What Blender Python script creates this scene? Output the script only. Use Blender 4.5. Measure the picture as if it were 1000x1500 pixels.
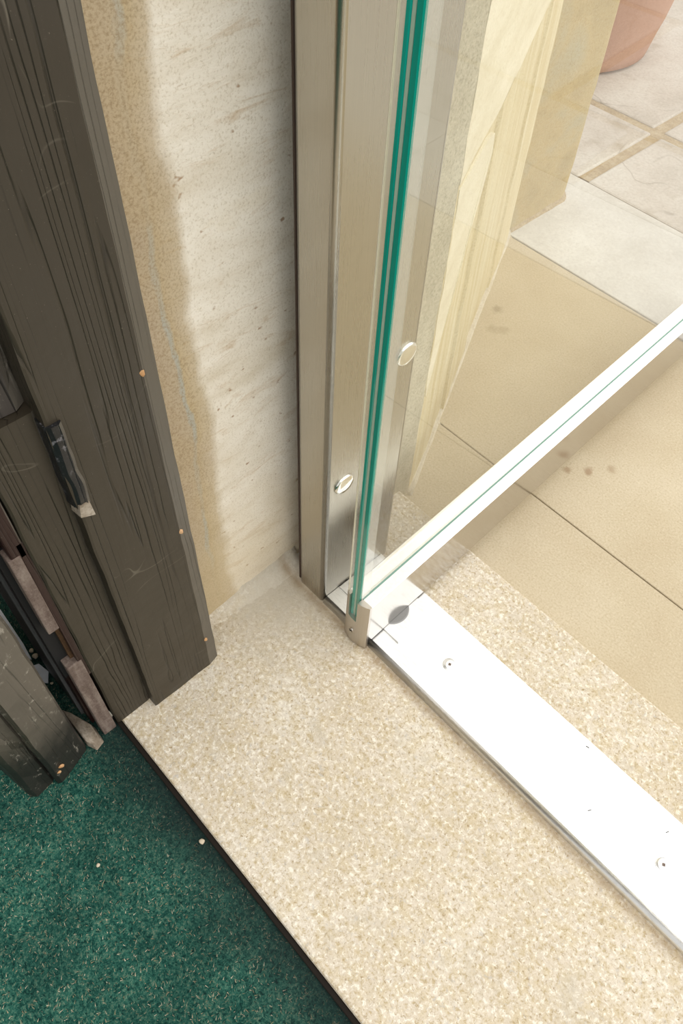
import bpy, bmesh, math, random
from mathutils import Vector, Matrix, noise

random.seed(7)
sc = bpy.context.scene
for o in list(bpy.data.objects):
    bpy.data.objects.remove(o)
C = sc.collection

# ------------------------------------------------------------------ camera
cam_d = bpy.data.cameras.new('camera')
cam = bpy.data.objects.new('camera', cam_d)
C.objects.link(cam)
cam_d.sensor_fit = 'VERTICAL'
cam_d.sensor_height = 36.0
cam_d.sensor_width = 24.0
cam_d.lens = 1154.556 / 1500.0 * 36.0
cam_d.clip_start = 0.01
RR = ((0.67887457, 0.60741408, -0.41252570),
      (0.73341973, -0.53418366, 0.42040852),
      (0.03499757, -0.58795914, -0.80813317))
m = Matrix.Identity(4)
for i in range(3):
    m[i][0] = RR[i][0]
    m[i][1] = -RR[i][1]
    m[i][2] = -RR[i][2]
m[0][3], m[1][3], m[2][3] = 0.0, 0.0, 1.0
cam.matrix_world = m
sc.camera = cam

# ------------------------------------------------------------------ sky, sun, exposure
w = bpy.data.worlds.new('overcast_sky')
sc.world = w
w.use_nodes = True
wb = w.node_tree.nodes['Background']
wb.inputs['Color'].default_value = (1.0, 0.99, 0.965, 1)
wb.inputs['Strength'].default_value = 0.80
sd = bpy.data.lights.new('hazy_sun', 'SUN')
sd.energy = 2.7
sd.angle = math.radians(112)
sd.color = (1.0, 0.968, 0.925)
sun = bpy.data.objects.new('hazy_sun', sd)
C.objects.link(sun)
sun.rotation_euler = Vector((-0.54, -0.44, -0.88)).to_track_quat('-Z', 'Y').to_euler()
vs = sc.view_settings
vs.view_transform = 'Standard'
vs.look = 'None'
vs.gamma = 1.0
vs.use_curve_mapping = False
vs.exposure = 0.10

# ------------------------------------------------------------------ node helpers
class NT:
    def __init__(self, name):
        self.m = bpy.data.materials.new(name)
        self.m.use_nodes = True
        self.t = self.m.node_tree
        self.n = self.t.nodes
        self.p = self.n['Principled BSDF']
        self.out = self.n['Material Output']
    def new(self, typ, **kw):
        x = self.n.new(typ)
        for k, v in kw.items():
            setattr(x, k, v)
        return x
    def link(self, a, b):
        self.t.links.new(a, b)
    def coord(self, scale=(1, 1, 1), loc=(0, 0, 0), rot=(0, 0, 0), world=True):
        if world:
            c = self.new('ShaderNodeNewGeometry').outputs['Position']
        else:
            c = self.new('ShaderNodeTexCoord').outputs['Object']
        mp = self.new('ShaderNodeMapping')
        mp.inputs['Scale'].default_value = scale
        mp.inputs['Location'].default_value = loc
        mp.inputs['Rotation'].default_value = rot
        self.link(c, mp.inputs['Vector'])
        return mp.outputs[0]
    def noise(self, vec, scale, detail=4, rough=0.55, dist=0.0):
        x = self.new('ShaderNodeTexNoise')
        x.inputs['Scale'].default_value = scale
        x.inputs['Detail'].default_value = detail
        x.inputs['Roughness'].default_value = rough
        x.inputs['Distortion'].default_value = dist
        self.link(vec, x.inputs['Vector'])
        return x.outputs['Fac']
    def voro(self, vec, scale, feature='F1', out='Distance'):
        x = self.new('ShaderNodeTexVoronoi')
        x.feature = feature
        x.inputs['Scale'].default_value = scale
        self.link(vec, x.inputs['Vector'])
        return x.outputs[out]
    def ramp(self, fac, stops, interp='LINEAR'):
        x = self.new('ShaderNodeValToRGB')
        cr = x.color_ramp
        cr.interpolation = interp
        while len(cr.elements) < len(stops):
            cr.elements.new(0.5)
        for e, (p, c) in zip(cr.elements, stops):
            e.position = p
            e.color = (c[0], c[1], c[2], 1) if not isinstance(c, (int, float)) else (c, c, c, 1)
        self.link(fac, x.inputs['Fac'])
        return x.outputs['Color']
    def mix(self, fac, a, b, mode='MIX'):
        x = self.new('ShaderNodeMix', data_type='RGBA', blend_type=mode)
        for sock, v in ((x.inputs[0], fac), (x.inputs[6], a), (x.inputs[7], b)):
            if isinstance(v, (int, float)):
                sock.default_value = v
            elif isinstance(v, tuple):
                sock.default_value = (v[0], v[1], v[2], 1)
            else:
                self.link(v, sock)
        return x.outputs[2]
    def math(self, op, a, b=0.0):
        x = self.new('ShaderNodeMath', operation=op)
        for sock, v in ((x.inputs[0], a), (x.inputs[1], b)):
            if isinstance(v, (int, float)):
                sock.default_value = v
            else:
                self.link(v, sock)
        return x.outputs[0]
    def sep(self, vec):
        x = self.new('ShaderNodeSeparateXYZ')
        self.link(vec, x.inputs[0])
        return x.outputs
    def bump(self, h, strength=0.3, dist=0.002, prev=None):
        x = self.new('ShaderNodeBump')
        x.inputs['Strength'].default_value = strength
        x.inputs['Distance'].default_value = dist
        self.link(h, x.inputs['Height'])
        if prev is not None:
            self.link(prev, x.inputs['Normal'])
        return x.outputs['Normal']
    def done(self, color=None, rough=None, normal=None, metal=None, spec=None, coat=None):
        p = self.p
        for key, v in (('Base Color', color), ('Roughness', rough), ('Normal', normal),
                       ('Metallic', metal), ('Specular IOR Level', spec), ('Coat Weight', coat)):
            if v is None:
                continue
            if isinstance(v, (int, float)):
                p.inputs[key].default_value = v
            elif isinstance(v, tuple):
                p.inputs[key].default_value = (v[0], v[1], v[2], 1)
            else:
                self.link(v, p.inputs[key])
        return self.m

def s2l(r, g, b):
    f = lambda c: (c / 255 / 12.92) if c / 255 <= 0.04045 else ((c / 255 + 0.055) / 1.055) ** 2.4
    return (f(r), f(g), f(b))

M = {}
# coarse tooled cream limestone of the sill
def mat_sill():
    t = NT('sill_limestone')
    v = t.coord()
    big = t.noise(v, 7, 4, 0.6)
    mid = t.noise(v, 60, 4, 0.65)
    fine = t.noise(v, 230, 5, 0.8, 0.3)
    f2 = t.noise(t.coord(loc=(3, 5, 1)), 170, 4, 0.75, 0.5)
    f3 = t.noise(t.coord(loc=(9, 2, 4)), 120, 3, 0.7, 0.6)
    c = t.ramp(big, [(0.30, s2l(200, 188, 167)), (0.50, s2l(210, 199, 181)), (0.70, s2l(219, 211, 196))])
    c = t.mix(t.ramp(mid, [(0.44, 0.0), (0.62, 0.6)]), c, s2l(200, 184, 150))
    c = t.mix(t.ramp(f2, [(0.36, 0.85), (0.47, 0.0)]), c, s2l(180, 162, 126))
    c = t.mix(t.ramp(f2, [(0.54, 0.0), (0.62, 0.85)]), c, s2l(238, 232, 217))
    c = t.mix(t.ramp(f3, [(0.60, 0.0), (0.68, 0.55)]), c, s2l(182, 178, 172))
    c = t.mix(t.ramp(fine, [(0.36, 0.85), (0.44, 0.0)]), c, s2l(150, 128, 92))
    blot = t.noise(t.coord(loc=(1, 7, 3)), 17, 4, 0.6)
    c = t.mix(t.ramp(blot, [(0.58, 0.0), (0.72, 0.45)]), c, s2l(190, 182, 166))
    # grey cement wash by the steel post and wall foot, soft shadow painted in
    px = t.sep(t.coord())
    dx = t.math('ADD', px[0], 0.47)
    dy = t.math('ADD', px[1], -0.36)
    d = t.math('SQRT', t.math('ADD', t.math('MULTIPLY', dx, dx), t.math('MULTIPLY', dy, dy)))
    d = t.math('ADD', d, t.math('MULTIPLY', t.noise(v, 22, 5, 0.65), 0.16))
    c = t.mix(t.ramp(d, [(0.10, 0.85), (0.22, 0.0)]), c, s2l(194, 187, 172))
    # brown line along the foot of the steel strip
    dl = t.math('ABSOLUTE', t.math('ADD', px[1], -0.385))
    dl = t.math('ADD', dl, t.math('MULTIPLY', t.noise(v, 60, 4, 0.6), 0.022))
    c = t.mix(t.ramp(dl, [(0.010, 0.7), (0.022, 0.0)]), c, s2l(150, 128, 98))
    h = t.math('ADD', t.math('MULTIPLY', fine, 0.6), t.math('MULTIPLY', f2, 0.5))
    n = t.bump(h, 0.55, 0.0022)
    n = t.bump(mid, 0.35, 0.004, n)
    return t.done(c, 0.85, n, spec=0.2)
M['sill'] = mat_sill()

def mat_jamb():
    t = NT('jamb_limestone')
    v = t.coord()
    bed = t.coord(scale=(2, 2.2, 6), rot=(0.10, 0, 0))
    b = t.noise(bed, 3.2, 6, 0.62, 0.3)
    b2 = t.noise(t.coord(scale=(6, 11, 46), rot=(0.12, 0, 0)), 1.3, 6, 0.72, 0.8)
    fine = t.noise(v, 420, 4, 0.7)
    c = t.ramp(b, [(0.28, s2l(212, 200, 178)), (0.42, s2l(228, 219, 203)), (0.58, s2l(238, 231, 218)), (0.8, s2l(228, 217, 196))])
    c = t.mix(t.ramp(b2, [(0.55, 0.0), (0.70, 0.6)]), c, s2l(192, 164, 128))
    c = t.mix(t.ramp(fine, [(0.33, 0.4), (0.48, 0.0)]), c, s2l(165, 146, 112))
    spots = t.noise(t.coord(scale=(1, 1, 1.4)), 75, 2, 0.5)
    c = t.mix(t.ramp(spots, [(0.69, 0.0), (0.76, 0.75)]), c, s2l(150, 112, 72))
    # mortar and damp staining next to the timber frame
    px = t.sep(t.coord())
    wob = t.noise(t.coord(scale=(1, 1, 0.55)), 16, 5, 0.6)
    y = t.math('ADD', px[1], t.math('MULTIPLY', t.math('ADD', wob, -0.5), 0.040))
    # slow widening of the stain towards the foot
    y = t.math('ADD', y, t.math('MULTIPLY', px[2], 0.008))
    yy = t.math('MULTIPLY', t.math('ADD', y, -0.22), 5.0)
    st = t.ramp(yy, [(0.0, 1.0), (0.30, 0.95), (0.375, 0.75), (0.43, 0.0)])
    stc = t.ramp(yy, [(0.0, s2l(174, 158, 134)), (0.20, s2l(182, 164, 138)), (0.262, s2l(182, 166, 140)), (0.272, s2l(172, 170, 158)),
                      (0.288, s2l(174, 170, 154)), (0.30, s2l(186, 166, 130)), (0.42, s2l(186, 168, 134))])
    brk = t.noise(t.coord(scale=(1, 1, 0.6), loc=(4, 0, 0)), 12, 3, 0.5)
    stc = t.mix(t.ramp(brk, [(0.42, 0.0), (0.54, 0.9)]), stc, s2l(184, 165, 134))
    stc = t.mix(t.ramp(fine, [(0.36, 0.6), (0.55, 0.0)]), stc, s2l(140, 118, 84))
    c = t.mix(st, c, stc)
    # yellow rising damp near the foot of the wall
    z = t.math('ADD', px[2], t.math('MULTIPLY', t.noise(v, 9, 4, 0.6), 0.35))
    c = t.mix(t.ramp(z, [(0.18, 0.5), (0.46, 0.0)]), c, s2l(206, 188, 150))
    n = t.bump(fine, 0.35, 0.0015)
    n = t.bump(b2, 0.3, 0.003, n)
    return t.done(c, 0.9, n, spec=0.15)
M['jamb'] = mat_jamb()

def mat_stone(name, cols, scale=6, stretch=(1, 1, 1), speck=(150, 128, 92), speckamt=0.4, fine_s=300, bumpd=0.002, bumps=0.35, stain=None, marks=(), cracks=False):
    t = NT(name)
    v = t.coord()
    b = t.noise(t.coord(scale=stretch), scale, 5, 0.6, 0.2)
    fine = t.noise(v, fine_s, 4, 0.72)
    c = t.ramp(b, [(0.30, s2l(*cols[0])), (0.5, s2l(*cols[1])), (0.70, s2l(*cols[2]))])
    c = t.mix(t.ramp(fine, [(0.33, speckamt), (0.50, 0.0)]), c, s2l(*speck))
    c = t.mix(t.ramp(fine, [(0.56, 0.0), (0.68, speckamt * 0.8)]), c, s2l(*[min(255, q + 22) for q in cols[2]]))
    for (sx, sy, sr, sa, scol) in marks:
        pp2 = t.sep(v)
        ddx = t.math('MULTIPLY', t.math('ADD', pp2[0], -sx), 1.0 / sr)
        ddy = t.math('MULTIPLY', t.math('ADD', pp2[1], -sy), 1.0 / sr)
        dd = t.math('SQRT', t.math('ADD', t.math('MULTIPLY', ddx, ddx), t.math('MULTIPLY', ddy, ddy)))
        dd = t.math('ADD', dd, t.math('MULTIPLY', t.noise(v, 110, 3, 0.6), 1.2))
        c = t.mix(t.ramp(t.math('MULTIPLY', dd, 0.4), [(0.38, sa), (0.62, 0.0)]), c, s2l(*scol))
    if cracks:
        ck = t.noise(t.coord(loc=(2, 8, 0)), 2.4, 3, 0.5, 0.4)
        ckm = t.ramp(t.math('ABSOLUTE', t.math('ADD', ck, -0.5)), [(0.0, 0.45), (0.005, 0.0)])
        ckm = t.math('MULTIPLY', ckm, t.ramp(t.noise(t.coord(loc=(5, 5, 5)), 6, 2, 0.5), [(0.48, 0.0), (0.58, 1.0)]))
        c = t.mix(ckm, c, s2l(120, 108, 92))
    if stain:
        sp = t.noise(v, stain[0], 3, 0.5)
        c = t.mix(t.ramp(sp, [(stain[1], 0.0), (stain[1] + 0.08, 0.5)]), c, s2l(*stain[2]))
    n = t.bump(fine, bumps, bumpd)
    n = t.bump(b, 0.25, 0.006, n)
    return t.done(c, 0.88, n, spec=0.18)
M['tooled'] = mat_stone('tooled_jamb_stone', [(180, 172, 150), (194, 186, 164), (206, 199, 178)], 9, (2, 2, 1), (136, 126, 104), 0.5, 330)
M['cream'] = mat_stone('fresh_cream_stone', [(216, 206, 180), (226, 218, 194), (234, 227, 206)], 7, (1, 1, 3), (190, 170, 130), 0.35, 330)
M['ochre'] = mat_stone('ochre_weathered_stone', [(202, 186, 146), (213, 200, 164), (222, 213, 184)], 5, (9, 9, 0.7), (168, 144, 100), 0.35, 260)
M['pier'] = mat_stone('pier_sandstone', [(172, 156, 120), (188, 170, 130), (178, 170, 144)], 5, (1, 1, 1.4), (158, 132, 90), 0.5, 260)
MARKS = ((-0.337, 0.885, 0.010, 0.6, (150, 124, 96)), (-0.310, 0.910, 0.012, 0.65, (148, 120, 92)), (-0.287, 0.943, 0.011, 0.5, (154, 130, 102)),
         (-0.689, 1.113, 0.016, 0.5, (140, 126, 98)), (-0.655, 1.060, 0.018, 0.35, (150, 134, 104)), (-0.640, 1.075, 0.016, 0.35, (150, 134, 104)))
M['tan'] = mat_stone('tan_paving_sandstone', [(186, 171, 144), (194, 181, 155), (202, 190, 166)], 4, (1, 1, 1), (162, 144, 114), 0.5, 300, 0.0015, 0.3, (13, 0.70, (166, 140, 112)), marks=MARKS)
M['greyslab'] = mat_stone('pale_grey_slab', [(196, 192, 184), (208, 205, 198), (218, 216, 210)], 6, (1, 1, 1), (176, 168, 160), 0.3, 160, 0.002, 0.3)
M['flag'] = mat_stone('worn_flagstone', [(186, 178, 168), (200, 193, 184), (210, 206, 198)], 5, (1, 1, 1), (150, 136, 118), 0.3, 140, 0.003, 0.4, (9, 0.62, (168, 156, 140)), cracks=True)
M['mortar'] = mat_stone('sandy_mortar', [(168, 150, 122), (182, 164, 134), (192, 178, 152)], 30, (1, 1, 1), (130, 110, 80), 0.5, 220, 0.003, 0.6)
M['whitemortar'] = mat_stone('pale_cement_mortar', [(196, 184, 160), (208, 198, 176), (218, 210, 192)], 26, (1, 1, 1), (170, 150, 116), 0.4, 260, 0.003, 0.55)
M['joint'] = mat_stone('dark_joint_grit', [(96, 82, 62), (112, 96, 72), (130, 112, 86)], 40, (1, 1, 1), (70, 58, 42), 0.5, 240)
M['terracotta'] = mat_stone('terracotta', [(176, 134, 112), (184, 144, 122), (192, 152, 130)], 6, (1, 1, 1), (150, 108, 88), 0.3, 200, 0.001, 0.2)
M['brokenstone'] = mat_stone('grey_brown_chip', [(120, 108, 94), (140, 128, 112), (168, 158, 144)], 40, (1, 1, 1), (90, 78, 64), 0.5, 260)

def mat_paint(name, base, worn, amount, rough=0.42, grain=1.0, kick=0.0):
    t = NT(name)
    v = t.coord()
    g1 = t.noise(t.coord(scale=(20, 20, 0.55)), 1.0, 3, 0.42, 0.25)
    lines = t.math('FRACT', t.math('MULTIPLY', g1, 21.0))
    groove = t.ramp(lines, [(0.0, 0.0), (0.10, 0.9), (0.55, 1.0), (0.93, 0.85), (1.0, 0.0)])
    brk = t.noise(t.coord(scale=(60, 60, 3), loc=(2, 3, 1)), 1.0, 3, 0.6)
    groove = t.mix(t.ramp(brk, [(0.40, 1.0), (0.60, 0.0)]), groove, (1.0, 1.0, 1.0))
    g2 = t.noise(t.coord(scale=(300, 300, 8)), 1.0, 3, 0.6, 0.4)
    dust = t.noise(v, 420, 3, 0.8)
    big = t.noise(v, 9, 4, 0.6)
    c = t.mix(t.ramp(big, [(0.35, 0.0), (0.7, 0.6)]), base, tuple(q * 1.35 for q in base))
    c = t.mix(t.ramp(lines, [(0.0, 0.6), (0.08, 0.0), (0.94, 0.0), (1.0, 0.6)]), c, tuple(q * 0.4 for q in base))
    c = t.mix(t.ramp(dust, [(0.68, 0.0), (0.75, 0.6)]), c, s2l(150, 140, 124))
    # fine pale scratches
    sc1 = t.noise(t.coord(scale=(7, 7, 9), rot=(0.6, 0.3, 0)), 1.0, 2, 0.5, 0.6)
    scm = t.math('ABSOLUTE', t.math('ADD', sc1, -0.5))
    scr = t.ramp(scm, [(0.0, 0.28), (0.0016, 0.0)])
    pm = t.noise(t.coord(loc=(6, 6, 6)), 14, 2, 0.5)
    scr = t.math('MULTIPLY', scr, t.ramp(pm, [(0.54, 0.0), (0.64, 1.0)]))
    c = t.mix(scr, c, s2l(150, 142, 126))
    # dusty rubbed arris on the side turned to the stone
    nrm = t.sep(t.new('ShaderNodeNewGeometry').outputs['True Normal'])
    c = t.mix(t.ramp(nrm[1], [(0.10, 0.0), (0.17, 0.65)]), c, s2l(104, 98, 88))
    px = t.sep(v)
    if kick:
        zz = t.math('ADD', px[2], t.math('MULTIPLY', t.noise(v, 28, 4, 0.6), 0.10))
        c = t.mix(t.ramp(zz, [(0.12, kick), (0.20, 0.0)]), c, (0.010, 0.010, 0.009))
    if amount > 0:
        wr = t.noise(t.coord(scale=(1, 1, 0.6)), 130, 5, 0.75, 0.4)
        sc2 = t.noise(v, 22, 3, 0.6)
        wm = t.math('MULTIPLY', t.ramp(wr, [(0.62 - amount * 0.08, 0.0), (0.68 - amount * 0.06, 0.9)]), t.ramp(sc2, [(0.46, 0.0), (0.60, 1.0)]))
        c = t.mix(wm, c, worn)
    n = t.bump(groove, 0.75 * grain, 0.0012)
    n = t.bump(g2, 0.18 * grain, 0.0008, n)
    n = t.bump(big, 0.25, 0.006, n)
    r = t.ramp(big, [(0.3, rough - 0.06), (0.7, rough + 0.1)])
    return t.done(c, r, n, spec=0.40)
M['black'] = mat_paint('black_gloss_timber', (0.034, 0.0270, 0.0175), s2l(120, 110, 95), 0.0)
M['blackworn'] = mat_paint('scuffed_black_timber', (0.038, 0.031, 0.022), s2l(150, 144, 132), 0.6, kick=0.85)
M['blackchip'] = mat_paint('broken_black_bead', (0.012, 0.012, 0.013), s2l(120, 118, 122), 0.6, 0.3)
M['rawgrey'] = mat_paint('split_weathered_timber', (0.05, 0.042, 0.036), s2l(150, 140, 130), 1.0, 0.6, 1.6)
M['mahogany'] = mat_paint('dark_mahogany_timber', (0.020, 0.007, 0.006), s2l(90, 74, 68), 0.0, 0.35, 0.5)
M['wornwood'] = mat_stone('worn_brown_timber', [(92, 78, 70), (112, 98, 90), (134, 122, 112)], 18, (6, 6, 1), (70, 54, 46), 0.4, 300)
M['wornbrown'] = mat_stone('brown_mortice_timber', [(70, 50, 34), (84, 62, 42), (98, 74, 52)], 18, (6, 6, 1), (50, 34, 22), 0.4, 300)
M['barewood'] = mat_stone('bare_orange_timber', [(168, 118, 72), (188, 142, 98), (206, 170, 132)], 30)

def mat_steel(name, rough, axis, col=(0.60, 0.585, 0.55), aniso=0.6, bumpamt=0.06):
    t = NT(name)
    sc_ = {'z': (900, 900, 6), 'x': (6, 900, 900), 'y': (900, 6, 900), 'd': (240, 240, 240)}[axis]
    s = t.noise(t.coord(scale=sc_), 1.0, 3, 0.6)
    big = t.noise(t.coord(), 14, 4, 0.6)
    r = t.math('ADD', t.math('MULTIPLY', s, 0.10), rough - 0.06)
    r = t.math('ADD', r, t.math('MULTIPLY', big, 0.05))
    c = t.mix(t.ramp(s, [(0.3, 0.3), (0.6, 0.0)]), col, tuple(q * 0.8 for q in col))
    n = t.bump(s, bumpamt, 0.0006)
    mm = t.done(c, r, n, metal=1.0)
    return mm
M['steel_post'] = mat_steel('brushed_steel_post', 0.27, 'z', (0.50, 0.475, 0.42))
M['steel_rail'] = mat_steel('satin_steel_rail', 0.13, 'z', (0.60, 0.575, 0.545), bumpamt=0.03)
M['steel_lip'] = mat_steel('sky_lit_rail_lip', 0.30, 'd', (0.95, 0.94, 0.92), bumpamt=0.0)  # brighter copy of the rail steel, sky reflection put into its colour
M['steel_dark'] = mat_steel('dark_steel_disc', 0.35, 'd', (0.24, 0.24, 0.235), bumpamt=0.0)
M['steel_cap'] = mat_steel('satin_steel_end_plate', 0.28, 'z', (0.58, 0.54, 0.49))
M['chrome'] = mat_steel('polished_steel', 0.08, 'd', (0.86, 0.85, 0.80), bumpamt=0.0)

def mat_strip():
    t = NT('ribbed_steel_strip')
    v = t.coord(scale=(75, 300, 1), rot=(0, 0, math.radians(18)))
    s = t.noise(v, 1.0, 3, 0.6, 0.6)
    w2 = t.noise(t.coord(), 30, 4, 0.6)
    c = t.mix(t.ramp(s, [(0.36, 0.35), (0.5, 0.0)]), (0.80, 0.80, 0.785), (0.60, 0.595, 0.575))
    n = t.bump(s, 0.22, 0.0012)
    r = t.math('ADD', t.math('MULTIPLY', w2, 0.15), 0.26)
    return t.done(c, r, n, metal=1.0)
M['strip'] = mat_strip()

def mat_plain(name, col, rough=0.5, spec=0.5, metal=0.0):
    t = NT(name)
    n = t.noise(t.coord(), 120, 3, 0.6)
    c = t.mix(t.ramp(n, [(0.3, 0.25), (0.7, 0.0)]), col, tuple(q * 0.7 for q in col))
    return t.done(c, rough, t.bump(n, 0.1, 0.001), metal=metal, spec=spec)
M['gasket'] = mat_plain('dark_brown_gasket', (0.045, 0.022, 0.014), 0.6)
M['edging'] = mat_plain('dark_rubber_edging', (0.014, 0.010, 0.007), 0.8, 0.2)
M['plastic'] = mat_plain('pale_grey_plastic', s2l(228, 233, 240), 0.5)
M['dark'] = mat_plain('dark_recess', (0.006, 0.005, 0.005), 0.8)
M['pebble'] = mat_plain('cream_grit', s2l(196, 182, 158), 0.8)
M['greyseal'] = mat_plain('grey_plastic_edge', (0.10, 0.10, 0.10), 0.4)

def mat_glass(name, tint, veil=0.0, refl=0.08):
    m_ = bpy.data.materials.new(name)
    m_.use_nodes = True
    t = m_.node_tree
    t.nodes.clear()
    out = t.nodes.new('ShaderNodeOutputMaterial')
    tr = t.nodes.new('ShaderNodeBsdfTransparent')
    tr.inputs[0].default_value = (*tint, 1)
    gl = t.nodes.new('ShaderNodeBsdfGlossy')
    gl.inputs['Roughness'].default_value = 0.0
    # Schlick reflectance that is the same from both sides of the sheet
    lw = t.nodes.new('ShaderNodeLayerWeight')
    lw.inputs['Blend'].default_value = 0.5
    pw = t.nodes.new('ShaderNodeMath')
    pw.operation = 'POWER'
    pw.inputs[1].default_value = 5.0
    t.links.new(lw.outputs['Facing'], pw.inputs[0])
    fr = t.nodes.new('ShaderNodeMath')
    fr.operation = 'MULTIPLY_ADD'
    fr.inputs[1].default_value = (1.0 - refl) if refl else 0.0
    fr.inputs[2].default_value = refl
    t.links.new(pw.outputs[0], fr.inputs[0])
    mx = t.nodes.new('ShaderNodeMixShader')
    t.links.new(fr.outputs[0], mx.inputs[0])
    t.links.new(tr.outputs[0], mx.inputs[1])
    t.links.new(gl.outputs[0], mx.inputs[2])
    last = mx
    if veil:
        df = t.nodes.new('ShaderNodeBsdfDiffuse')
        df.inputs[0].default_value = (0.95, 0.95, 0.9, 1)
        m2 = t.nodes.new('ShaderNodeMixShader')
        m2.inputs[0].default_value = veil
        t.links.new(mx.outputs[0], m2.inputs[1])
        t.links.new(df.outputs[0], m2.inputs[2])
        last = m2
    t.links.new(last.outputs[0], out.inputs['Surface'])
    return m_
M['glass'] = mat_glass('clear_glass', (0.995, 0.995, 0.975), 0.04, 0.08)  # diffuse share paints in the pale haze of reflected surroundings
M['glassback'] = mat_glass('clear_glass_rear', (0.99, 0.995, 0.985), 0.0, 0.0)
M['seal'] = mat_glass('clear_plastic_seal', (0.97, 0.97, 0.95), 0.10, 0.04)

def mat_edge():
    t = NT('green_glass_edge')
    p = t.p
    p.inputs['IOR'].default_value = 1.5
    p.inputs['Coat Weight'].default_value = 0.6
    p.inputs['Coat Roughness'].default_value = 0.03
    n = t.noise(t.coord(scale=(40, 40, 1.5)), 1.0, 2, 0.5)
    c = t.mix(t.ramp(n, [(0.35, 0.0), (0.65, 1.0)]), s2l(2, 150, 130), s2l(14, 178, 160))
    return t.done(c, 0.2)
M['edge'] = mat_edge()

M['interlayer'] = mat_plain('pale_interlayer', s2l(178, 200, 180), 0.3)
M['sealcream'] = mat_plain('cream_seal_lip', s2l(226, 216, 192), 0.4)
M['glazing'] = mat_plain('grey_green_gasket', s2l(120, 160, 148), 0.4)
def mat_carpet():
    t = NT('green_felt_carpet')
    v = t.coord()
    fl = t.noise(t.coord(scale=(1, 1, 1)), 260, 4, 0.75)
    f2 = t.noise(v, 520, 2, 0.7)
    big = t.noise(v, 9, 4, 0.6)
    c = t.ramp(fl, [(0.30, s2l(14, 40, 38)), (0.44, s2l(34, 82, 72)), (0.56, s2l(62, 114, 98)), (0.70, s2l(128, 142, 120))])
    c = t.mix(t.ramp(f2, [(0.66, 0.0), (0.74, 0.6)]), c, s2l(132, 124, 92))
    c = t.mix(t.ramp(big, [(0.42, 0.45), (0.62, 0.0)]), c, s2l(14, 36, 34))
    # trodden-in dirt along the sill
    px = t.sep(v)
    y = t.math('ADD', px[1], t.math('MULTIPLY', t.math('ADD', t.noise(v, 14, 4, 0.6), -0.5), 0.06))
    c = t.mix(t.ramp(t.math('MULTIPLY', t.math('ADD', y, 0.02), 8), [(0.05, 0.0), (0.75, 0.85)]), c, s2l(34, 42, 42))
    n = t.bump(fl, 0.8, 0.004)
    return t.done(c, 0.95, n, spec=0.05)
M['carpet'] = mat_carpet()

def mat_fibre():
    t = NT('carpet_fibre')
    gi = t.new('ShaderNodeNewGeometry').outputs['Random Per Island']
    c = t.ramp(gi, [(0.0, s2l(10, 34, 34)), (0.20, s2l(22, 66, 60)), (0.48, s2l(50, 108, 94)), (0.72, s2l(98, 138, 118)), (0.84, s2l(146, 136, 104)), (1.0, s2l(204, 196, 172))])
    v = t.coord()
    px = t.sep(v)
    y = t.math('ADD', px[1], t.math('MULTIPLY', t.math('ADD', t.noise(v, 14, 4, 0.6), -0.5), 0.06))
    c = t.mix(t.ramp(t.math('MULTIPLY', t.math('ADD', y, 0.02), 8), [(0.05, 0.0), (0.75, 0.85)]), c, s2l(30, 40, 40))
    big = t.noise(v, 9, 4, 0.6)
    c = t.mix(t.ramp(big, [(0.42, 0.4), (0.62, 0.0)]), c, s2l(12, 34, 34))
    return t.done(c, 0.9, spec=0.1)
M['fibre'] = mat_fibre()

# ------------------------------------------------------------------ mesh helpers
def link(name, bm, mat, parent=None, smooth=False):
    me = bpy.data.meshes.new(name)
    bmesh.ops.recalc_face_normals(bm, faces=bm.faces)
    bm.to_mesh(me)
    bm.free()
    if smooth:
        for p in me.polygons:
            p.use_smooth = True
    me.materials.append(mat)
    o = bpy.data.objects.new(name, me)
    C.objects.link(o)
    if parent is not None:
        o.parent = parent
    return o

def tag(o, label, cat=None, group=None, kind=None):
    if label: o['label'] = label
    if cat: o['category'] = cat
    if group: o['group'] = group
    if kind: o['kind'] = kind
    return o

def empty(name, loc=(0, 0, 0), rz=0.0):
    e = bpy.data.objects.new(name, None)
    e.empty_display_size = 0.02
    e.location = loc
    e.rotation_euler = (0, 0, rz)
    C.objects.link(e)
    return e

def box_bm(x0, x1, y0, y1, z0, z1, bev=0.0, seg=2, edges=None):
    bm = bmesh.new()
    vs_ = [bm.verts.new((x, y, z)) for x in (x0, x1) for y in (y0, y1) for z in (z0, z1)]
    idx = [(0, 1, 3, 2), (4, 6, 7, 5), (0, 4, 5, 1), (2, 3, 7, 6), (0, 2, 6, 4), (1, 5, 7, 3)]
    for f in idx:
        bm.faces.new([vs_[i] for i in f])
    if bev > 0:
        es = list(bm.edges) if edges is None else [e for e in bm.edges if edges(e)]
        bmesh.ops.bevel(bm, geom=es, offset=bev, segments=seg, affect='EDGES', profile=0.5)
    return bm

def box(name, x0, x1, y0, y1, z0, z1, mat, parent=None, bev=0.0, seg=2, edges=None, smooth=False):
    # local coordinates relative to the parent's location (no rotation)
    ox = oy = oz = 0.0
    if parent is not None:
        ox, oy, oz = wloc(parent)
    return link(name, box_bm(x0 - ox, x1 - ox, y0 - oy, y1 - oy, z0 - oz, z1 - oz, bev, seg, edges), mat, parent, smooth)

def wloc(o):
    v = Vector(o.location)
    while o.parent is not None:
        o = o.parent
        v = v + Vector(o.location)
    return v

def vertical(e):
    a, b = e.verts[0].co, e.verts[1].co
    return abs(a.x - b.x) < 1e-6 and abs(a.y - b.y) < 1e-6

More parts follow.
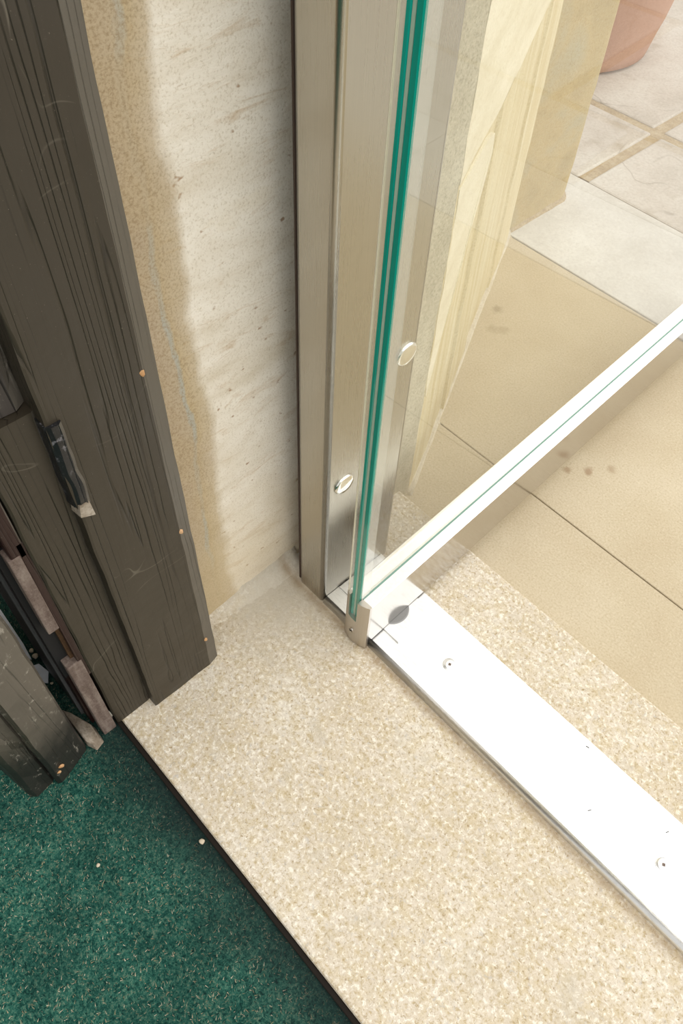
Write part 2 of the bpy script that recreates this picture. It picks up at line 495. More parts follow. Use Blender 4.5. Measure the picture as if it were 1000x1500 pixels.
def prism_bm(poly, z0, z1, nz=1, jitter=0.0, seed=0, freq=30.0):
    """plan polygon (x, y) extruded in z; jitter pushes the skin about for a worn surface"""
    bm = bmesh.new()
    rings = []
    n = len(poly)
    for k in range(nz + 1):
        z = z0 + (z1 - z0) * k / nz
        ring = []
        for (x, y) in poly:
            p = Vector((x, y, z))
            if jitter:
                q = Vector((x * freq + seed, y * freq, z * freq))
                d = noise.noise_vector(q) * jitter
                p = p + Vector((d.x, d.y, 0))
            ring.append(bm.verts.new(p))
        rings.append(ring)
    for k in range(nz):
        for i in range(n):
            j = (i + 1) % n
            bm.faces.new((rings[k][i], rings[k][j], rings[k + 1][j], rings[k + 1][i]))
    bm.faces.new(rings[0][::-1])
    bm.faces.new(rings[-1])
    return bm

def prism(name, poly, z0, z1, mat, parent=None, nz=1, jitter=0.0, seed=0, freq=30.0):
    ox = oy = oz = 0.0
    if parent is not None:
        ox, oy, oz = wloc(parent)
    bm = prism_bm(poly, z0, z1, nz, jitter, seed, freq)
    bmesh.ops.translate(bm, verts=bm.verts, vec=(-ox, -oy, -oz))
    return link(name, bm, mat, parent)

def dense(pts, step):
    """resample a closed plan polygon so the worn edge has vertices to move"""
    out = []
    n = len(pts)
    for i in range(n):
        a, b = Vector(pts[i]), Vector(pts[(i + 1) % n])
        k = max(1, int((b - a).length / step))
        for j in range(k):
            out.append(tuple(a.lerp(b, j / k)))
    return out

def lathe_bm(prof, n=48):
    bm = bmesh.new()
    rings = []
    for (r, z) in prof:
        if r < 1e-6:
            rings.append([bm.verts.new((0, 0, z))])
        else:
            rings.append([bm.verts.new((r * math.cos(2 * math.pi * i / n), r * math.sin(2 * math.pi * i / n), z)) for i in range(n)])
    for a, b in zip(rings, rings[1:]):
        for i in range(n):
            j = (i + 1) % n
            if len(a) == 1 and len(b) == 1:
                continue
            if len(a) == 1:
                bm.faces.new((a[0], b[j], b[i]))
            elif len(b) == 1:
                bm.faces.new((a[i], a[j], b[0]))
            else:
                bm.faces.new((a[i], a[j], b[j], b[i]))
    return bm

# ------------------------------------------------------------------ THE SETTING
ZC = -0.010      # carpet
ZP = -0.030      # paving outside

# --- carpet floor inside
bm = bmesh.new()
nx, ny = 60, 60
gv = [[bm.verts.new((-4.0 + 8.0 * i / nx, -4.0 + 4.0710 * j / ny, ZC)) for j in range(ny + 1)] for i in range(nx + 1)]
for i in range(nx):
    for j in range(ny):
        bm.faces.new((gv[i][j], gv[i + 1][j], gv[i + 1][j + 1], gv[i][j + 1]))
fl = link('floor', bm, M['carpet'])
tag(fl, 'dark green felt carpet indoors, dirty along the stone sill', kind='structure')
# short loose fibres of the pile
bm = bmesh.new()
for _ in range(52000):
    x = random.uniform(-0.78, 0.14)
    y = random.uniform(-0.42, 0.0695)
    a = random.uniform(0, math.pi)
    L = random.uniform(0.0018, 0.0050)
    wd = random.uniform(0.00025, 0.0006)
    t_ = random.uniform(0.0003, 0.0022)
    dx, dy = math.cos(a) * L, math.sin(a) * L
    px, py = -math.sin(a) * wd, math.cos(a) * wd
    z = ZC + 0.0002
    v = [bm.verts.new((x - px, y - py, z)), bm.verts.new((x + px, y + py, z)), bm.verts.new((x + dx, y + dy, z + t_))]
    bm.faces.new(v)
fb = link('carpet_pile', bm, M['fibre'], fl)
fb['kind'] = 'stuff'

# --- stone sill
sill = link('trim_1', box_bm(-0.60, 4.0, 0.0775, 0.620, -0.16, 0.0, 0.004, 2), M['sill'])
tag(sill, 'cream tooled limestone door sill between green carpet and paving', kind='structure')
edg = link('trim_2', box_bm(-0.47, 4.0, 0.0710, 0.0775, -0.06, -0.0055, 0.0015, 2), M['edging'])
tag(edg, 'dark edging strip between carpet and stone sill', kind='structure')

# --- stone wall beside the door
wall = empty('wall_left', (-0.5, 0.4, 0))
tag(wall, 'pale limestone door jamb wall left of the steel post', kind='structure')
def face_grid(name, x, y0, y1, z0, z1, mat, parent, ny, nz, amp, depth, seed):
    """a block whose +X face is a slightly uneven stone surface"""
    ox, oy, oz = wloc(parent)
    bm = bmesh.new()
    g = []
    for i in range(ny + 1):
        col = []
        for k in range(nz + 1):
            y = y0 + (y1 - y0) * i / ny
            z = z0 + (z1 - z0) * k / nz
            d = noise.noise(Vector((seed, y * 9, z * 9))) * amp + noise.noise(Vector((seed + 5, y * 40, z * 40))) * amp * 0.25
            col.append(bm.verts.new((x + d - ox, y - oy, z - oz)))
        g.append(col)
    for i in range(ny):
        for k in range(nz):
            bm.faces.new((g[i][k], g[i + 1][k], g[i + 1][k + 1], g[i][k + 1]))
    be = [e for e in bm.edges if e.is_boundary]
    r = bmesh.ops.extrude_edge_only(bm, edges=be)
    for v in r['geom']:
        if isinstance(v, bmesh.types.BMVert):
            v.co.x = x - depth - ox
    return link(name, bm, mat, parent)
face_grid('stone_block', -0.497, 0.205, 0.470, -0.02, 1.30, M['jamb'], wall, 22, 70, 0.003, 0.3, 1.3)
face_grid('stone_block', -0.497, 0.205, 0.470, 1.304, 2.3, M['jamb'], wall, 12, 30, 0.003, 0.3, 4.3)
# tooled return behind the post, jagged outer arris
poly = dense([(-0.80, 0.475), (-0.480, 0.475), (-0.480, 0.641), (-0.80, 0.641)], 0.02)
prism('stone_block', poly, ZP - 0.02, 1.30, M['tooled'], wall, 90, 0.0018, 3, 45)
# splayed outer reveal in two courses
S0, S1 = Vector((-0.481, 0.642)), Vector((-0.843, 1.331))
sd_ = (S1 - S0).normalized()
sn_ = Vector((sd_.y, -sd_.x))           # towards the doorway
def spl(u, off):
    p = S0 + sd_ * u + sn_ * off
    return (p.x, p.y)
LU = (S1 - S0).length
low = [spl(0.0, 0), spl(0.10, 0.002), spl(0.20, 0.0), spl(0.205, 0.005), spl(0.36, 0.004), spl(0.365, -0.001),
       spl(0.56, 0.0), spl(0.565, 0.004), spl(LU - 0.03, 0.004), spl(LU, 0.001), spl(LU, -0.4), spl(0.0, -0.30)]
prism('stone_block', dense(low, 0.03), ZP - 0.02, 0.520, M['ochre'], wall, 26, 0.0016, 13, 22)
upp = [spl(0.0, 0.001), spl(0.2, 0.006), spl(LU, 0.004), spl(LU, -0.4), spl(0.0, -0.30)]
prism('stone_block', dense(upp, 0.03), 0.523, 1.30, M['cream'], wall, 30, 0.002, 17, 22)
# patch of lighter broken stone at the arris of the lower course
patch = []
for k in range(13):
    z = 0.515 - k * 0.027
    patch.append((0.004 + 0.003 * math.sin(k * 1.7), z))
right = [(0.012, 0.19), (0.035, 0.27), (0.075, 0.34), (0.115, 0.40), (0.150, 0.43), (0.175, 0.47), (0.165, 0.50), (0.12, 0.515)]
out2 = patch + right
bm = bmesh.new()
ox, oy, oz = wloc(wall)
fo = lambda u: 0.0005 + 0.006 * min(1.0, u / 0.06)
fr = [bm.verts.new((spl(u, fo(u))[0] - ox, spl(u, fo(u))[1] - oy, z)) for (u, z) in out2]
bk = [bm.verts.new((spl(u, -0.004)[0] - ox, spl(u, -0.004)[1] - oy, z)) for (u, z) in out2]
bm.faces.new(fr)
n_ = len(fr)
for i in range(n_):
    bm.faces.new((fr[i], fr[(i + 1) % n_], bk[(i + 1) % n_], bk[i]))
link('spalled_patch', bm, M['cream'], wall)
# pier beyond the reveal
pp_ = [(-0.842, 1.322), (-0.842, 1.51)]
for a in range(0, 91, 15):
    pp_.append((-0.842 - 0.04 + 0.04 * math.cos(math.radians(a)), 1.515 + 0.04 * math.sin(math.radians(a))))
pp_ += [(-1.5, 1.555), (-1.5, 1.322)]
prism('stone_block', dense(pp_, 0.03), ZP - 0.02, 1.3, M['pier'], wall, 50, 0.0022, 21, 20)
# mortar fillets
def fillet(name, pts, r, mat, parent, z, seed):
    ox, oy, oz = wloc(parent)
    bm = bmesh.new()
    secs = []
    for i, (x, y, nx_, ny_, k) in enumerate(pts):
        j = 1 + 0.22 * noise.noise(Vector((seed, i * 0.5, 0)))
        rr = r * k * j
        sec = []
        for a in range(7):
            t_ = a / 6
            # concave cove from the floor up the wall
            u = rr * (1 - math.sin(t_ * math.pi / 2))
            hgt = rr * (1 - math.cos(t_ * math.pi / 2))
            wob = 0.0015 * noise.noise(Vector((seed + 3, i * 1.3, a * 1.9)))
            sec.append(bm.verts.new((x + nx_ * u - ox, y + ny_ * u - oy, z + hgt + wob - oz - 0.0012)))
        sec.append(bm.verts.new((x - nx_ * 0.012 - ox, y - ny_ * 0.012 - oy, z + rr - oz)))
        sec.append(bm.verts.new((x - nx_ * 0.012 - ox, y - ny_ * 0.012 - oy, z - 0.004 - oz)))
        secs.append(sec)
    for a, b in zip(secs, secs[1:]):
        for i in range(len(a)):
            j = (i + 1) % len(a)
            bm.faces.new((a[i], b[i], b[j], a[j]))
    bm.faces.new(secs[0][::-1])
    bm.faces.new(secs[-1])
    return link(name, bm, mat, parent, True)
pts = []
for i in range(24):
    y = 0.222 + 0.19 * i / 23
    pts.append((-0.4975, y, 1, 0, 0.8 + 0.5 * (i / 23)))
fillet('mortar_fillet', pts, 0.026, M['sill'], wall, 0.0, 2.2)
pts = []
for i in range(26):
    u = LU * i / 25
    p = spl(u, 0.004)
    pts.append((p[0], p[1], sn_.x, sn_.y, 1.0))
fillet('mortar_fillet', pts, 0.008, M['whitemortar'], wall, ZP, 5.2)
pts = [(-0.8425, 1.325 + 0.19 * i / 9, 1, 0, 1.0) for i in range(10)]
for a in range(10, 91, 16):
    ca, sa = math.cos(math.radians(a)), math.sin(math.radians(a))
    pts.append((-0.882 + 0.04 * ca, 1.515 + 0.04 * sa, ca, sa, 1.0))
fillet('mortar_fillet', pts, 0.014, M['mortar'], wall, ZP, 8.2)
# inner masonry behind the timber frame
tag(link('wall_back', box_bm(-4.0, -0.60, 0.10, 0.47, -0.02, 2.3, 0.003, 1), M['jamb']), 'masonry behind the black door frame', kind='structure')

# --- paving outside
pav = empty('ground', (-0.4, 1.2, ZP))
tag(pav, 'sandstone paving outside the glass door', kind='structure')
def slab(x0, x1, y0, y1, mat, bev=0.003, dz=0.0):
    return box('paving_slab', x0, x1, y0, y1, ZP - 0.05, ZP + dz, mat, pav, bev, 2)
slab(-0.90, 1.60, 0.600, 0.7985, M['tan'], 0.0015)
slab(-0.95, 0.62, 0.8005, 1.3235, M['tan'], 0.0015)
slab(0.623, 1.60, 0.8005, 1.3235, M['tan'], 0.0015)
slab(-1.00, 0.45, 1.3265, 1.630, M['greyslab'], 0.002, 0.001)
slab(0.453, 1.60, 1.3265, 1.630, M['greyslab'], 0.002, 0.001)
slab(-1.60, -0.880, 1.634, 1.945, M['flag'], 0.006)
slab(-0.852, 0.10, 1.634, 1.945, M['flag'], 0.006)
slab(0.13, 1.60, 1.634, 1.945, M['flag'], 0.006)
slab(-2.40, -0.893, 1.972, 2.95, M['flag'], 0.006)
slab(-0.862, 0.35, 1.972, 2.62, M['flag'], 0.006)
slab(0.38, 1.60, 1.972, 2.62, M['flag'], 0.006)
slab(-0.862, 0.60, 2.65, 3.40, M['flag'], 0.006)
slab(0.63, 1.60, 2.65, 3.40, M['flag'], 0.006)
slab(-2.40, -0.893, 2.98, 3.60, M['flag'], 0.006)
slab(-2.40, -1.63, 1.56, 1.945, M['flag'], 0.006)
box('mortar_bed', -2.5, 1.65, 1.631, 3.65, ZP - 0.06, ZP - 0.004, M['mortar'], pav)
box('joint_grit', -1.0, 1.62, 0.60, 1.64, ZP - 0.06, ZP - 0.003, M['joint'], pav)
far = link('ground_far', box_bm(-14, 14, 0.62, 24, ZP - 0.12, ZP - 0.062), M['flag'])
tag(far, 'pale stone yard beyond the paving', kind='structure')

# ------------------------------------------------------------------ STEEL POST
post = empty('steel_post', (-0.4355, 0.455, 0))
tag(post, 'brushed stainless steel box post standing between stone jamb and glass door', 'post')
box('post_body', -0.461, -0.410, 0.390, 0.522, 0.0, 2.2, M['steel_post'], post, 0.0065, 5, vertical, True)
for p in post.children[0].data.polygons:
    p.use_smooth = len(p.vertices) == 4 and abs(p.normal.x) < 0.999 and abs(p.normal.y) < 0.999 and abs(p.normal.z) < 0.5
box('gasket', -0.4655, -0.4605, 0.3925, 0.418, 0.0, 2.2, M['gasket'], post, 0.0015, 1)
def dome(name, r, hgt, parent, loc, axis='x'):
    prof = [(0.0, hgt), (r * 0.5, hgt * 0.96), (r * 0.8, hgt * 0.86), (r * 0.94, hgt * 0.66), (r, hgt * 0.35), (r, 0.0), (0.0, 0.0)]
    bm = lathe_bm(prof, 36)
    if axis == 'x':
        bmesh.ops.rotate(bm, verts=bm.verts, cent=(0, 0, 0), matrix=Matrix.Rotation(math.pi / 2, 3, 'Y'))
    o = link(name, bm, M['chrome'], parent, True)
    o.location = Vector(loc) - wloc(parent)
    return o
dome('bolt_cap', 0.0150, 0.0045, post, (-0.4102, 0.4185, 0.254))
dome('bolt_cap', 0.0150, 0.0045, post, (-0.4102, 0.5030, 0.412))

# ------------------------------------------------------------------ STEEL STRIP ON THE SILL
st = empty('threshold_strip', (0.0, 0.45, 0))
tag(st, 'bright ribbed stainless steel strip screwed along the stone sill', 'threshold strip')
def near_edge(e):
    a, b = e.verts[0].co, e.verts[1].co
    return abs(a.y - b.y) < 1e-6 and abs(a.z - b.z) < 1e-6 and a.z > 0 and a.y < 0
def long_top(e):
    a, b = e.verts[0].co, e.verts[1].co
    return abs(a.y - b.y) < 1e-6 and abs(a.z - b.z) < 1e-6 and a.z > 0
SZ = 0.0095
sb = box('strip_plate', -0.4095, 1.30, 0.3895, 0.5075, 0.0, SZ, M['strip'], st, 0.0085, 6, near_edge)
for p in sb.data.polygons:
    p.use_smooth = p.normal.y < -0.02 and p.normal.z > 0.02
pl = box('pivot_plate', -0.4090, -0.2870, 0.4205, 0.4930, SZ - 0.001, SZ + 0.0024, M['strip'], st, 0.0010, 2)
# floor pivot disc under the glass door
bm = lathe_bm([(0.0, 0.0009), (0.024, 0.0009), (0.0255, 0.0005), (0.0255, -0.0008), (0.0, -0.0008)], 40)
pv = link('pivot_disc', bm, M['steel_dark'], st)
pv.location = Vector((-0.3325, 0.452, SZ + 0.0024)) - wloc(st)
def screw(x, y, z, parent, r=0.0085, recess='square'):
    ring = lathe_bm([(r * 1.14, 0.0001), (r * 1.10, 0.0006), (r, 0.0002), (r * 0.97, 0.0007), (r * 0.55, 0.0008), (0.0, 0.0008)], 30)
    o = link('screw', ring, M['strip'], parent, True)
    o.location = Vector((x, y, z)) - wloc(parent)
    q = box_bm(-r * 0.22, r * 0.22, -r * 0.22, r * 0.22, 0.0004, 0.0010)
    bmesh.ops.rotate(q, verts=q.verts, cent=(0, 0, 0), matrix=Matrix.Rotation(0.5, 3, 'Z'))
    d = link('drive_recess', q, M['wornwood'], o)
    return o
screw(-0.218, 0.4510, SZ, st)
screw(0.128, 0.4505, SZ, st)
screw(0.474, 0.4505, SZ, st)
screw(0.820, 0.4505, SZ, st)
g = box_bm(-0.003, 0.003, -0.0006, 0.0006, 0, 0.0008)
for (x, y, a) in ((-0.298, 0.4505, 0.4), (0.030, 0.4360, 1.0), (-0.020, 0.4990, 0.2), (0.110, 0.4860, 1.2)):
    bmg = box_bm(-0.0022, 0.0022, -0.0005, 0.0005, 0, 0.0006)
    bmesh.ops.rotate(bmg, verts=bmg.verts, cent=(0, 0, 0), matrix=Matrix.Rotation(a, 3, 'Z'))
    o = link('scratch_burr', bmg, M['greyseal'], st)
    o.location = Vector((x, y, SZ if x > -0.28 else SZ)) - wloc(st)
g.free()

# ------------------------------------------------------------------ GLASS DOOR (open about ninety degrees outwards)
door = empty('glass_door', (-0.3155, 0.3855, 0), math.radians(2.3))
tag(door, 'frameless clear glass door standing open with steel bottom rail', 'glass door')
W, H = 0.0405, 0.112
Z0 = 0.0135
LD = 0.98
gx0, gx1 = -0.0335, -0.0185
GZ = 0.062
def lbox(name, x0, x1, y0, y1, z0, z1, mat, parent, bev=0.0, seg=2, edges=None):
    return link(name, box_bm(x0, x1, y0, y1, z0, z1, bev, seg, edges), mat, parent)
# rail: two cheeks and a floor, so the glass sits in a slot
rail = bmesh.new()
prof = [(-W, Z0), (0, Z0), (0, H - 0.001), (-0.001, H), (gx1 + 0.0028, H), (gx1 + 0.0028, H - 0.005), (gx1 - 0.0002, H - 0.005), (gx1 - 0.0002, H - 0.0012), (gx0 - 0.001, H - 0.0012), (gx0 - 0.001, H), (-W + 0.001, H), (-W, H - 0.001)]
def extr(bm, prof, y0, y1):
    a = [bm.verts.new((x, y0, z)) for x, z in prof]
    b = [bm.verts.new((x, y1, z)) for x, z in prof]
    n = len(prof)
    for i in range(n):
        j = (i + 1) % n
        bm.faces.new((a[i], a[j], b[j], b[i]))
    bm.faces.new(a[::-1])
    bm.faces.new(b)
extr(rail, prof, 0.0030, LD)
rl = link('bottom_rail', rail, M['steel_rail'], door)
rl.data.materials.append(M['steel_lip'])
for p in rl.data.polygons:
    if p.normal.z > 0.6 and p.center.z > 0.1:
        p.material_index = 1  # upward faces take the steel with sky brightness painted in
# bowed end plate with a slot for the glass
bm = bmesh.new()
NX = 16
def bow(x):
    t_ = (x + W / 2) / (W / 2)
    return -0.0055 * (1 - t_ * t_) - 0.0008
ZE = -0.004 + 0.0065
xs = sorted(set([-W + W * i / NX for i in range(NX + 1)] + [gx0, gx1 + 0.0012]))
fr_, bk_ = {}, {}
def vtx(d, x, z, y):
    k = (round(x, 5), round(z, 5))
    if k not in d:
        d[k] = bm.verts.new((x, y, z))
    return d[k]
zl = [ZE, GZ, H]
cells = []
for xa, xb in zip(xs, xs[1:]):
    for za, zb in zip(zl, zl[1:]):
        if za >= GZ and xa >= gx0 - 1e-6 and xb <= gx1 + 0.0012 + 1e-6:
            continue
        cells.append((xa, xb, za, zb))
for xa, xb, za, zb in cells:
    bm.faces.new([vtx(fr_, x, z, bow(x)) for x, z in ((xa, za), (xb, za), (xb, zb), (xa, zb))])
    bm.faces.new([vtx(bk_, x, z, 0.0029) for x, z in ((xa, zb), (xb, zb), (xb, za), (xa, za))])
inv = {v: k for k, v in fr_.items()}
for e in [e for e in bm.edges if e.is_boundary]:
    a, b = e.verts
    if a in inv and b in inv:
        bm.faces.new((a, b, bk_[inv[b]], bk_[inv[a]]))
cap = link('end_plate', bm, M['steel_cap'], rl)
bm = lathe_bm([(0.0042, 0.0), (0.0040, 0.0012), (0.002, 0.0018), (0.0, 0.0018)], 20)
bmesh.ops.rotate(bm, verts=bm.verts, cent=(0, 0, 0), matrix=Matrix.Rotation(math.pi / 2, 3, 'X'))
sw = link('screw', bm, M['steel_cap'], rl, True)
sw.location = (-0.0235, bow(-0.0235) + 0.0002, 0.032)
bm = box_bm(-0.003, 0.003, -0.0022, -0.0016, -0.0005, 0.0005)
b2 = box_bm(-0.0005, 0.0005, -0.0022, -0.0016, -0.003, 0.003)
me_tmp = bpy.data.meshes.new('tmp')
b2.to_mesh(me_tmp); b2.free()
bm.from_mesh(me_tmp); bpy.data.meshes.remove(me_tmp)
bmesh.ops.rotate(bm, verts=bm.verts, cent=(0, 0, 0), matrix=Matrix.Rotation(0.5, 3, 'Y'))
rc = link('drive_recess', bm, M['edging'], rl)
rc.location = sw.location
# pane
pane = lbox('glass_pane', gx0, gx1, 0.003, LD, H - 0.001, 2.15, M['glass'], door)
pane.data.materials.append(M['glassback'])
for p in pane.data.polygons:
    p.material_index = 0 if p.normal.x > 0.5 else 1
# laminated glass: two green edges with a pale interlayer between them
def edge_strip(name, xa, xb, ya, bev, mat):
    bm = bmesh.new()
    pr = [(xa, 0.0028), (xa, ya + bev), (xa + bev, ya), (xb - bev, ya), (xb, ya + bev), (xb, 0.0028)]
    a = [bm.verts.new((x, y, GZ)) for x, y in pr]
    b = [bm.verts.new((x, y, 2.15)) for x, y in pr]
    for i in range(len(pr)):
        j = (i + 1) % len(pr)
        bm.faces.new((a[i], a[j], b[j], b[i]))
    bm.faces.new(a[::-1]); bm.faces.new(b)
    return link(name, bm, mat, pane)
edge_strip('polished_edge', gx0, -0.0286, -0.0004, 0.0010, M['edge'])
edge_strip('interlayer', -0.0285, -0.0253, 0.0002, 0.0003, M['interlayer'])
edge_strip('polished_edge', -0.0252, gx1, -0.0004, 0.0010, M['edge'])
# clear seal fins either side of the glass edge
lbox('clear_seal', gx1 + 0.0002, gx1 + 0.0017, 0.0005, 0.0150, H + 0.001, 2.15, M['seal'], pane)
lbox('clear_seal', gx0 - 0.0052, gx0 - 0.0004, -0.0003, 0.0010, H + 0.001, 2.15, M['seal'], pane)
lbox('seal_lip', gx0 - 0.0062, gx0 - 0.0053, -0.0008, 0.0016, H + 0.001, 2.15, M['sealcream'], pane)
# grey gasket line where the pane drops into the rail
lbox('glazing_gasket', gx1 + 0.0002, gx1 + 0.0026, 0.004, LD, H - 0.004, H - 0.0005, M['glazing'], pane)

# ------------------------------------------------------------------ BLACK TIMBER DOOR FRAME
frm = empty('door_frame', (-0.46, 0.15, 0))
tag(frm, 'black painted timber door frame with stepped boards against the stone jamb', 'door frame')
# front board with a worn chamfer on its outer arris
poly = dense([(-0.500, 0.120), (-0.4405, 0.1215), (-0.440, 0.124), (-0.440, 0.2105), (-0.4440, 0.2255), (-0.500, 0.2255)], 0.012)
o = prism('face_board', poly, 0.0, 2.2, M['black'], frm, 160, 0.0011, 31, 26)
o['label'] = 'wide black front board with ribbed grain'
# rebate board, lower piece
poly = dense([(-0.52, 0.071), (-0.4545, 0.0715), (-0.4535, 0.0735), (-0.4535, 0.119), (-0.456, 0.1225), (-0.52, 0.1225)], 0.012)
o = prism('rebate_board', poly, 0.0, 0.552, M['black'], frm, 50, 0.0011, 37, 26)
poly = dense([(-0.52, 0.071), (-0.4635, 0.072), (-0.4610, 0.076), (-0.4610, 0.112), (-0.4660, 0.1215), (-0.52, 0.1215)], 0.009)
o = prism('rebate_board', poly, 0.553, 2.2, M['rawgrey'], frm, 90, 0.0022, 41, 40)
o['label'] = 'upper rebate board, split and weathered grey'
# broken bead overlapping the front board
poly = dense([(-0.455, 0.1195), (-0.4425, 0.1205), (-0.4375, 0.125), (-0.4370, 0.1315), (-0.4395, 0.1345), (-0.455, 0.1345)], 0.004)
o = prism('broken_bead', poly, 0.440, 0.544, M['blackchip'], frm, 22, 0.0015, 43, 45)
o['label'] = 'short broken black bead with a pale snapped end'
bm = bmesh.new()
pts3 = [(-0.452, 0.1195, 0.428), (-0.437, 0.1205, 0.430), (-0.4365, 0.1335, 0.424), (-0.452, 0.1340, 0.424),
        (-0.452, 0.1215, 0.4405), (-0.4375, 0.1230, 0.4445), (-0.4378, 0.1325, 0.4450), (-0.452, 0.1340, 0.4405)]
vv = [bm.verts.new((x + 0.46, y - 0.15, z)) for x, y, z in pts3]
for f in ((0, 1, 2, 3), (4, 5, 6, 7), (0, 1, 5, 4), (1, 2, 6, 5), (2, 3, 7, 6), (3, 0, 4, 7)):
    bm.faces.new([vv[i] for i in f])
link('snapped_end', bm, M['brokenstone'], frm)
# mahogany stop strip with worn patches and a mortice
def fbox(name, *a, bev=0.0015, mat=None):
    return box(name, *a, mat, frm, bev, 2)
fbox('stop_strip', -0.4720, -0.4560, 0.0555, 0.0705, 0.40, 2.2, mat=M['mahogany'])
fbox('stop_strip', -0.4720, -0.4550, 0.0520, 0.0640, 0.270, 0.406, mat=M['wornwood'], bev=0.001)['label'] = 'worn brown patch of the stop strip'
fbox('stop_strip', -0.4720, -0.4550, 0.0505, 0.0685, ZC, 0.190, mat=M['wornwood'], bev=0.0015)['label'] = 'worn brown foot of the stop strip'
fbox('mortice_lining', -0.4760, -0.4640, 0.0600, 0.0705, 0.188, 0.272, mat=M['wornbrown'], bev=0.0005)
fbox('mortice', -0.4800, -0.4700, 0.0460, 0.0605, 0.150, 0.400, mat=M['dark'], bev=0.0005)
fbox('back_strip', -0.4740, -0.4560, 0.0640, 0.0712, 0.150, 0.420, mat=M['mahogany'], bev=0.0005)
fbox('inner_lining', -0.620, -0.4790, 0.0470, 0.1000, ZC, 2.2, mat=M['mahogany'], bev=0.002)
fbox('draught_strip', -0.580, -0.4990, 0.0430, 0.0475, ZC, 2.2, mat=M['greyseal'], bev=0.0008)
# chips of bare wood on the front board's arris
for (y, z) in ((0.2095, 0.546), (0.2120, 0.318), (0.2120, 0.072)):
    bm = bmesh.new()
    bmesh.ops.create_icosphere(bm, subdivisions=1, radius=0.0026)
    for v in bm.verts:
        v.co.x *= 0.4
        v.co.z *= 1.7
        v.co += noise.noise_vector(v.co * 400) * 0.0008
    o = link('bare_wood_chip', bm, M['barewood'], frm)
    o.location = Vector((-0.4400, y, z)) - wloc(frm)

# ------------------------------------------------------------------ BLACK TIMBER DOOR LEAF folded back inside
leaf = empty('door_leaf', (-0.46, -0.01, 0))
tag(leaf, 'scuffed black timber door edge standing on the green carpet', 'door')
poly = dense([(-0.72, 0.022), (-0.4600, 0.0245), (-0.4545, 0.0220), (-0.4385, -0.0215), (-0.4405, -0.0262), (-0.4480, -0.0275), (-0.72, -0.0275)], 0.010)
o = prism('edge_stile', poly, ZC + 0.001, 2.1, M['blackworn'], leaf, 120, 0.0014, 51, 30)
poly = dense([(-0.72, -0.0265), (-0.4520, -0.0265), (-0.4480, -0.030), (-0.4440, -0.0530), (-0.4500, -0.0600), (-0.500, -0.0700), (-0.72, -0.0700)], 0.010)
o = prism('rebated_stile', poly, ZC + 0.001, 2.1, M['blackworn'], leaf, 120, 0.0014, 57, 30)
for (x, y, z, s) in ((-0.4405, -0.012, 0.028, 1.0), (-0.4395, -0.018, 0.020, 0.8)):
    bm = bmesh.new()
    bmesh.ops.create_icosphere(bm, subdivisions=1, radius=0.0040 * s)
    for v in bm.verts:
        v.co.x *= 0.4
        v.co += noise.noise_vector(v.co * 300) * 0.0014
    o = link('bare_wood_chip', bm, M['barewood'], leaf)
    o.location = Vector((x, y, z)) - wloc(leaf)

# ------------------------------------------------------------------ LOOSE THINGS
# worn timber wedge on the carpet in the gap
bm = bmesh.new()
P = [(-0.520, 0.0255, ZC), (-0.505, 0.0350, ZC), (-0.472, 0.0465, ZC), (-0.448, 0.0450, ZC), (-0.4440, 0.0320, ZC), (-0.4580, 0.0262, ZC)]
Q = [(-0.518, 0.0270, ZC + 0.010), (-0.505, 0.0335, ZC + 0.012), (-0.474, 0.0440, ZC + 0.014), (-0.4535, 0.0425, ZC + 0.010), (-0.4500, 0.0325, ZC + 0.011), (-0.4600, 0.0275, ZC + 0.014)]
A = [bm.verts.new(p) for p in P]
B = [bm.verts.new(p) for p in Q]
for i in range(6):
    j = (i + 1) % 6
    bm.faces.new((A[i], A[j], B[j], B[i]))
bm.faces.new(A[::-1]); bm.faces.new(B)
bmesh.ops.bevel(bm, geom=list(bm.edges), offset=0.001, segments=1, affect='EDGES')
tag(link('wedge_block', bm, M['brokenstone']), 'small worn grey-brown block wedged beside the black door edge', 'block')
def flake(name, pts, th, mat, label, cat):
    bm = bmesh.new()
    a = [bm.verts.new((x, y, ZC + 0.0008 + dz)) for x, y, dz in pts]
    b = [bm.verts.new((x, y, ZC + 0.0008 + dz + th)) for x, y, dz in pts]
    n = len(pts)
    for i in range(n):
        j = (i + 1) % n
        bm.faces.new((a[i], a[j], b[j], b[i]))
    bm.faces.new(a[::-1]); bm.faces.new(b)
    return tag(link(name, bm, mat), label, cat)
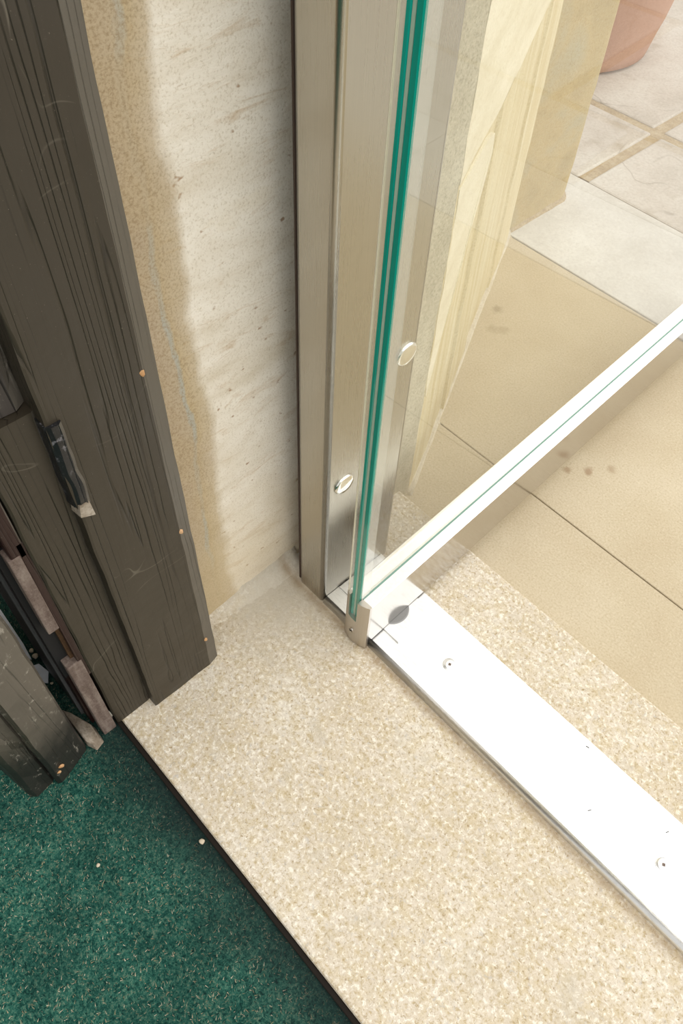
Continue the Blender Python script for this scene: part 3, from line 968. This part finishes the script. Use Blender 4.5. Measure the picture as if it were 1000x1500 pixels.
flake('plastic_offcut', [(-0.760, 0.0300, 0), (-0.617, 0.0290, 0), (-0.612, 0.0350, 0), (-0.640, 0.0385, 0), (-0.760, 0.0440, 0)], 0.003, M['plastic'],
      'long pale grey offcut lying behind the black door edge', 'offcut')
flake('plastic_flake', [(-0.603, 0.0290, 0), (-0.572, 0.0285, 0), (-0.566, 0.0335, 0.001), (-0.5795, 0.0425, 0.002), (-0.599, 0.0390, 0)], 0.0025, M['plastic'],
      'small pale grey broken flake on carpet in the door gap', 'flake')
def pebble(x, y, r, label, seed, z=ZC):
    bm = bmesh.new()
    bmesh.ops.create_icosphere(bm, subdivisions=2, radius=r)
    for v in bm.verts:
        v.co.z *= 0.6
        v.co += noise.noise_vector(v.co * (0.8 / r) + Vector((seed, 0, 0))) * r * 0.35
    zmin = min(v.co.z for v in bm.verts)
    o = tag(link('pebble', bm, M['pebble'], None, True), label, 'pebble', 'grit on the carpet')
    o.location = (x, y, z - zmin)
    return o
pebble(-0.613, 0.0410, 0.0042, 'larger cream pebble between the two pale grey offcuts', 1)
pebble(-0.624, 0.0415, 0.0032, 'small cream pebble beside the long pale grey offcut', 5)
pebble(-0.5640, 0.0370, 0.0020, 'tiny crumb next to the broken pale grey flake', 9)
pebble(-0.2650, 0.0640, 0.0034, 'pale pebble caught on the dark edging by the stone sill', 11)
pebble(-0.3260, -0.0420, 0.0024, 'cream crumb out on the green carpet', 14)

# ------------------------------------------------------------------ TERRACOTTA POT
prof = [(0.0, 0.0), (0.215, 0.0), (0.232, 0.010), (0.236, 0.03), (0.244, 0.07), (0.252, 0.10), (0.262, 0.16), (0.285, 0.30), (0.305, 0.40), (0.322, 0.405), (0.327, 0.42), (0.330, 0.47), (0.322, 0.48),
        (0.300, 0.478), (0.292, 0.46), (0.285, 0.40), (0.0, 0.40)]
bm = lathe_bm(prof, 64)
pot = link('plant_pot', bm, M['terracotta'], None, True)
pot.location = (-1.352, 2.200, ZP)
tag(pot, 'round terracotta plant pot standing on flagstones behind the stone pier', 'pot')
